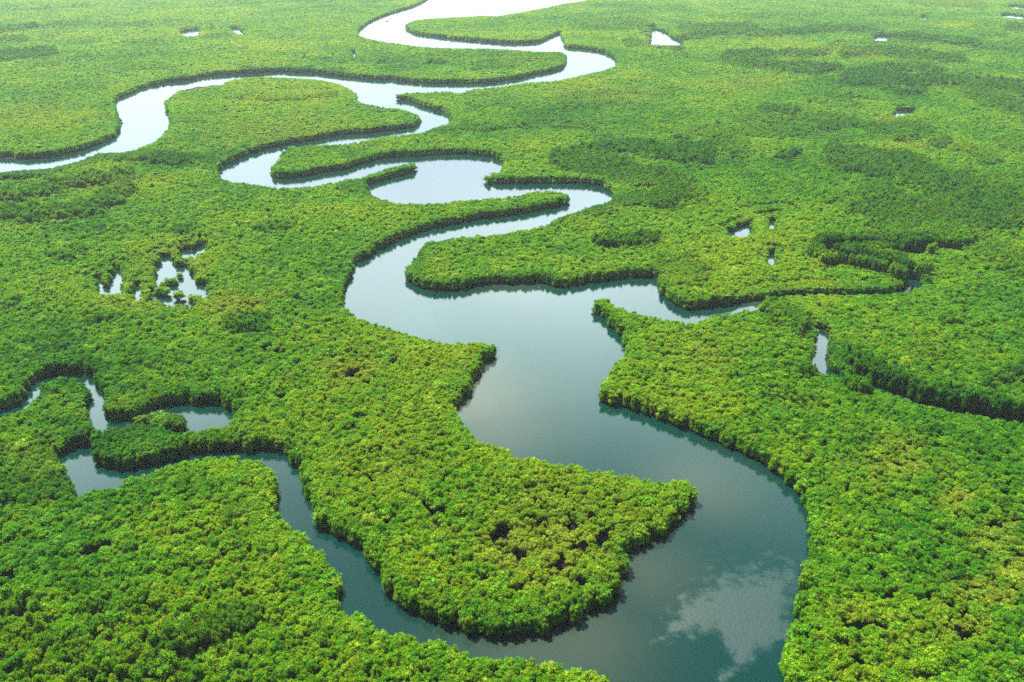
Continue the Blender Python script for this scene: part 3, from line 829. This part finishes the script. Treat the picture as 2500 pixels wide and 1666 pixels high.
# bare snags in the water off the points
def snag(u, v, rz, k, label):
    V, Fc = [], []
    for path, rad in (([(0, 0, -.4), (.9, .1, .9), (2.3, .3, 1.5), (3.4, .2, 1.4)], [.16, .13, .08, .03]), ([(.9, .1, .9), (1.3, -.5, 1.8), (1.6, -.9, 2.7)], [.09, .06, .02]),
                      ([(2.0, .25, 1.4), (2.7, .9, 2.1), (3.0, 1.3, 2.6)], [.07, .04, .02]), ([(1.6, .2, 1.2), (2.2, -.3, .6), (2.8, -.6, -.3)], [.06, .05, .03])):
        a, b = tube(path, rad, 6); o = len(V); V += a; Fc += [tuple(o + i for i in q) for q in b]
    o = link('driftwood', mesh_from('driftwood', [tuple(c * k for c in p) for p in V], Fc, [BARK]), label=label, category='dead branch')
    x, y = ground(u, v); o.location = (x, y, 0); o.rotation_euler = (0, 0, rz)


snag(834 + 1062 * S, 555 + 836 * S, -.3, .75, 'bare dead branch reaching over the water from the pointed left bank')
snag(834 + 1003 * S, 1256 * S, 2.9, 1.6, 'grey dead branches at the pointed shore of the upper loop')

# ------------------------------------------------------------------ light, sky, air
SUN_EL, SUN_AZ = math.radians(57), math.radians(-38)      # ahead of the camera, a little to the left
sd_ = Vector((math.sin(SUN_AZ) * math.cos(SUN_EL), math.cos(SUN_AZ) * math.cos(SUN_EL), math.sin(SUN_EL)))
sun_d = bpy.data.lights.new('sun', 'SUN'); sun_d.energy = 5.0; sun_d.angle = math.radians(.5); sun_d.color = (1, .93, .79)
sun = bpy.data.objects.new('sun', sun_d); COL.objects.link(sun)
sun.rotation_euler = sd_.to_track_quat('Z', 'Y').to_euler(); sun.location = sd_ * 300
world = bpy.data.worlds.new('World'); scene.world = world; world.use_nodes = True
nt = world.node_tree; nt.nodes.clear()
sky = N(nt, 'ShaderNodeTexSky', sky_type='NISHITA'); sky.sun_disc = False; sky.sun_elevation = SUN_EL; sky.sun_rotation = SUN_AZ
sky.air_density = .7; sky.dust_density = .5; sky.ozone_density = 3.0; sky.altitude = 0
bg = N(nt, 'ShaderNodeBackground'); bg.inputs['Strength'].default_value = .05
wo = N(nt, 'ShaderNodeOutputWorld')
# unseen bright cloud band added ahead, brightness and tint shaped for the river's reflection
geo = N(nt, 'ShaderNodeTexCoord'); sp = N(nt, 'ShaderNodeSeparateXYZ'); nt.links.new(geo.outputs['Generated'], sp.inputs[0])
el = ramp(nt, [(z, (v * r, v, v * b)) for z, v, r, b in ((0, .065, .97, 1.03), (.09, .11, .96, 1.03), (.17, .20, .95, 1.02), (.26, .34, .92, 1), (.38, .72, .87, .97), (.45, .82, .82, .95), (.52, .66, .76, .93), (.59, .36, .72, .92), (.66, .11, .7, .92), (.72, .02, .7, .9), (.78, 0, 1, 1))])
nt.links.new(sp.outputs['Z'], el.inputs[0])
az = N(nt, 'ShaderNodeMapRange', interpolation_type='SMOOTHSTEP'); az.inputs['From Min'].default_value = -.1; az.inputs['From Max'].default_value = .45
nt.links.new(sp.outputs['Y'], az.inputs['Value'])
cn = N(nt, 'ShaderNodeTexNoise'); cn.inputs['Scale'].default_value = 3.2; cn.inputs['Detail'].default_value = 5
nt.links.new(geo.outputs['Generated'], cn.inputs['Vector'])
cm = N(nt, 'ShaderNodeMapRange'); cm.inputs['From Min'].default_value = .25; cm.inputs['From Max'].default_value = .7; cm.inputs['To Min'].default_value = .75; cm.inputs['To Max'].default_value = 1.15
nt.links.new(cn.outputs['Fac'], cm.inputs['Value'])
m1 = N(nt, 'ShaderNodeVectorMath', operation='SCALE'); m1.inputs['Scale'].default_value = 28.5; m2 = N(nt, 'ShaderNodeMath', operation='MULTIPLY')
nt.links.new(az.outputs[0], m2.inputs[0]); nt.links.new(cm.outputs[0], m2.inputs[1])
cl = N(nt, 'ShaderNodeVectorMath', operation='SCALE'); nt.links.new(el.outputs[0], m1.inputs[0]); nt.links.new(m1.outputs[0], cl.inputs[0]); nt.links.new(m2.outputs[0], cl.inputs['Scale'])
sm = N(nt, 'ShaderNodeVectorMath', operation='ADD'); nt.links.new(sky.outputs[0], sm.inputs[0]); nt.links.new(cl.outputs[0], sm.inputs[1])
nt.links.new(sm.outputs[0], bg.inputs['Color']); nt.links.new(bg.outputs[0], wo.inputs['Surface'])

HAZE = .000036
m, nt, out = new_mat('humid_air')
pv = N(nt, 'ShaderNodeVolumePrincipled'); pv.inputs['Color'].default_value = (.80, .95, .97, 1); pv.inputs['Density'].default_value = HAZE; pv.inputs['Anisotropy'].default_value = .2
nt.links.new(pv.outputs[0], out.inputs['Volume'])
x0, x1, y0, y1, z0, z1 = -7100, 7100, -2600, 7100, -2.2, 186
V = [(x0, y0, z0), (x1, y0, z0), (x1, y1, z0), (x0, y1, z0), (x0, y0, z1), (x1, y0, z1), (x1, y1, z1), (x0, y1, z1)]
link('haze', mesh_from('haze', V, [(0, 3, 2, 1), (4, 5, 6, 7), (0, 1, 5, 4), (1, 2, 6, 5), (2, 3, 7, 6), (3, 0, 4, 7)], [m]), kind='stuff', label='thin pale humid air veiling the far forest', category='haze')

# ------------------------------------------------------------------ render settings
scene.view_settings.view_transform = 'Standard'; scene.view_settings.look = 'None'
scene.view_settings.gamma = 1; scene.view_settings.use_curve_mapping = False
scene.view_settings.exposure = 2.45
scene.render.engine = 'CYCLES'
c = scene.cycles
c.max_bounces = 6; c.diffuse_bounces = 3; c.glossy_bounces = 2; c.transmission_bounces = 2; c.transparent_max_bounces = 4; c.volume_bounces = 0
c.use_adaptive_sampling = False
c.use_denoising = False; c.denoising_prefilter = 'ACCURATE'; c.denoising_input_passes = 'RGB_ALBEDO_NORMAL'
print('trees', n, 'edge', int(edge.sum()), 'wet shore pts', len(_pts))
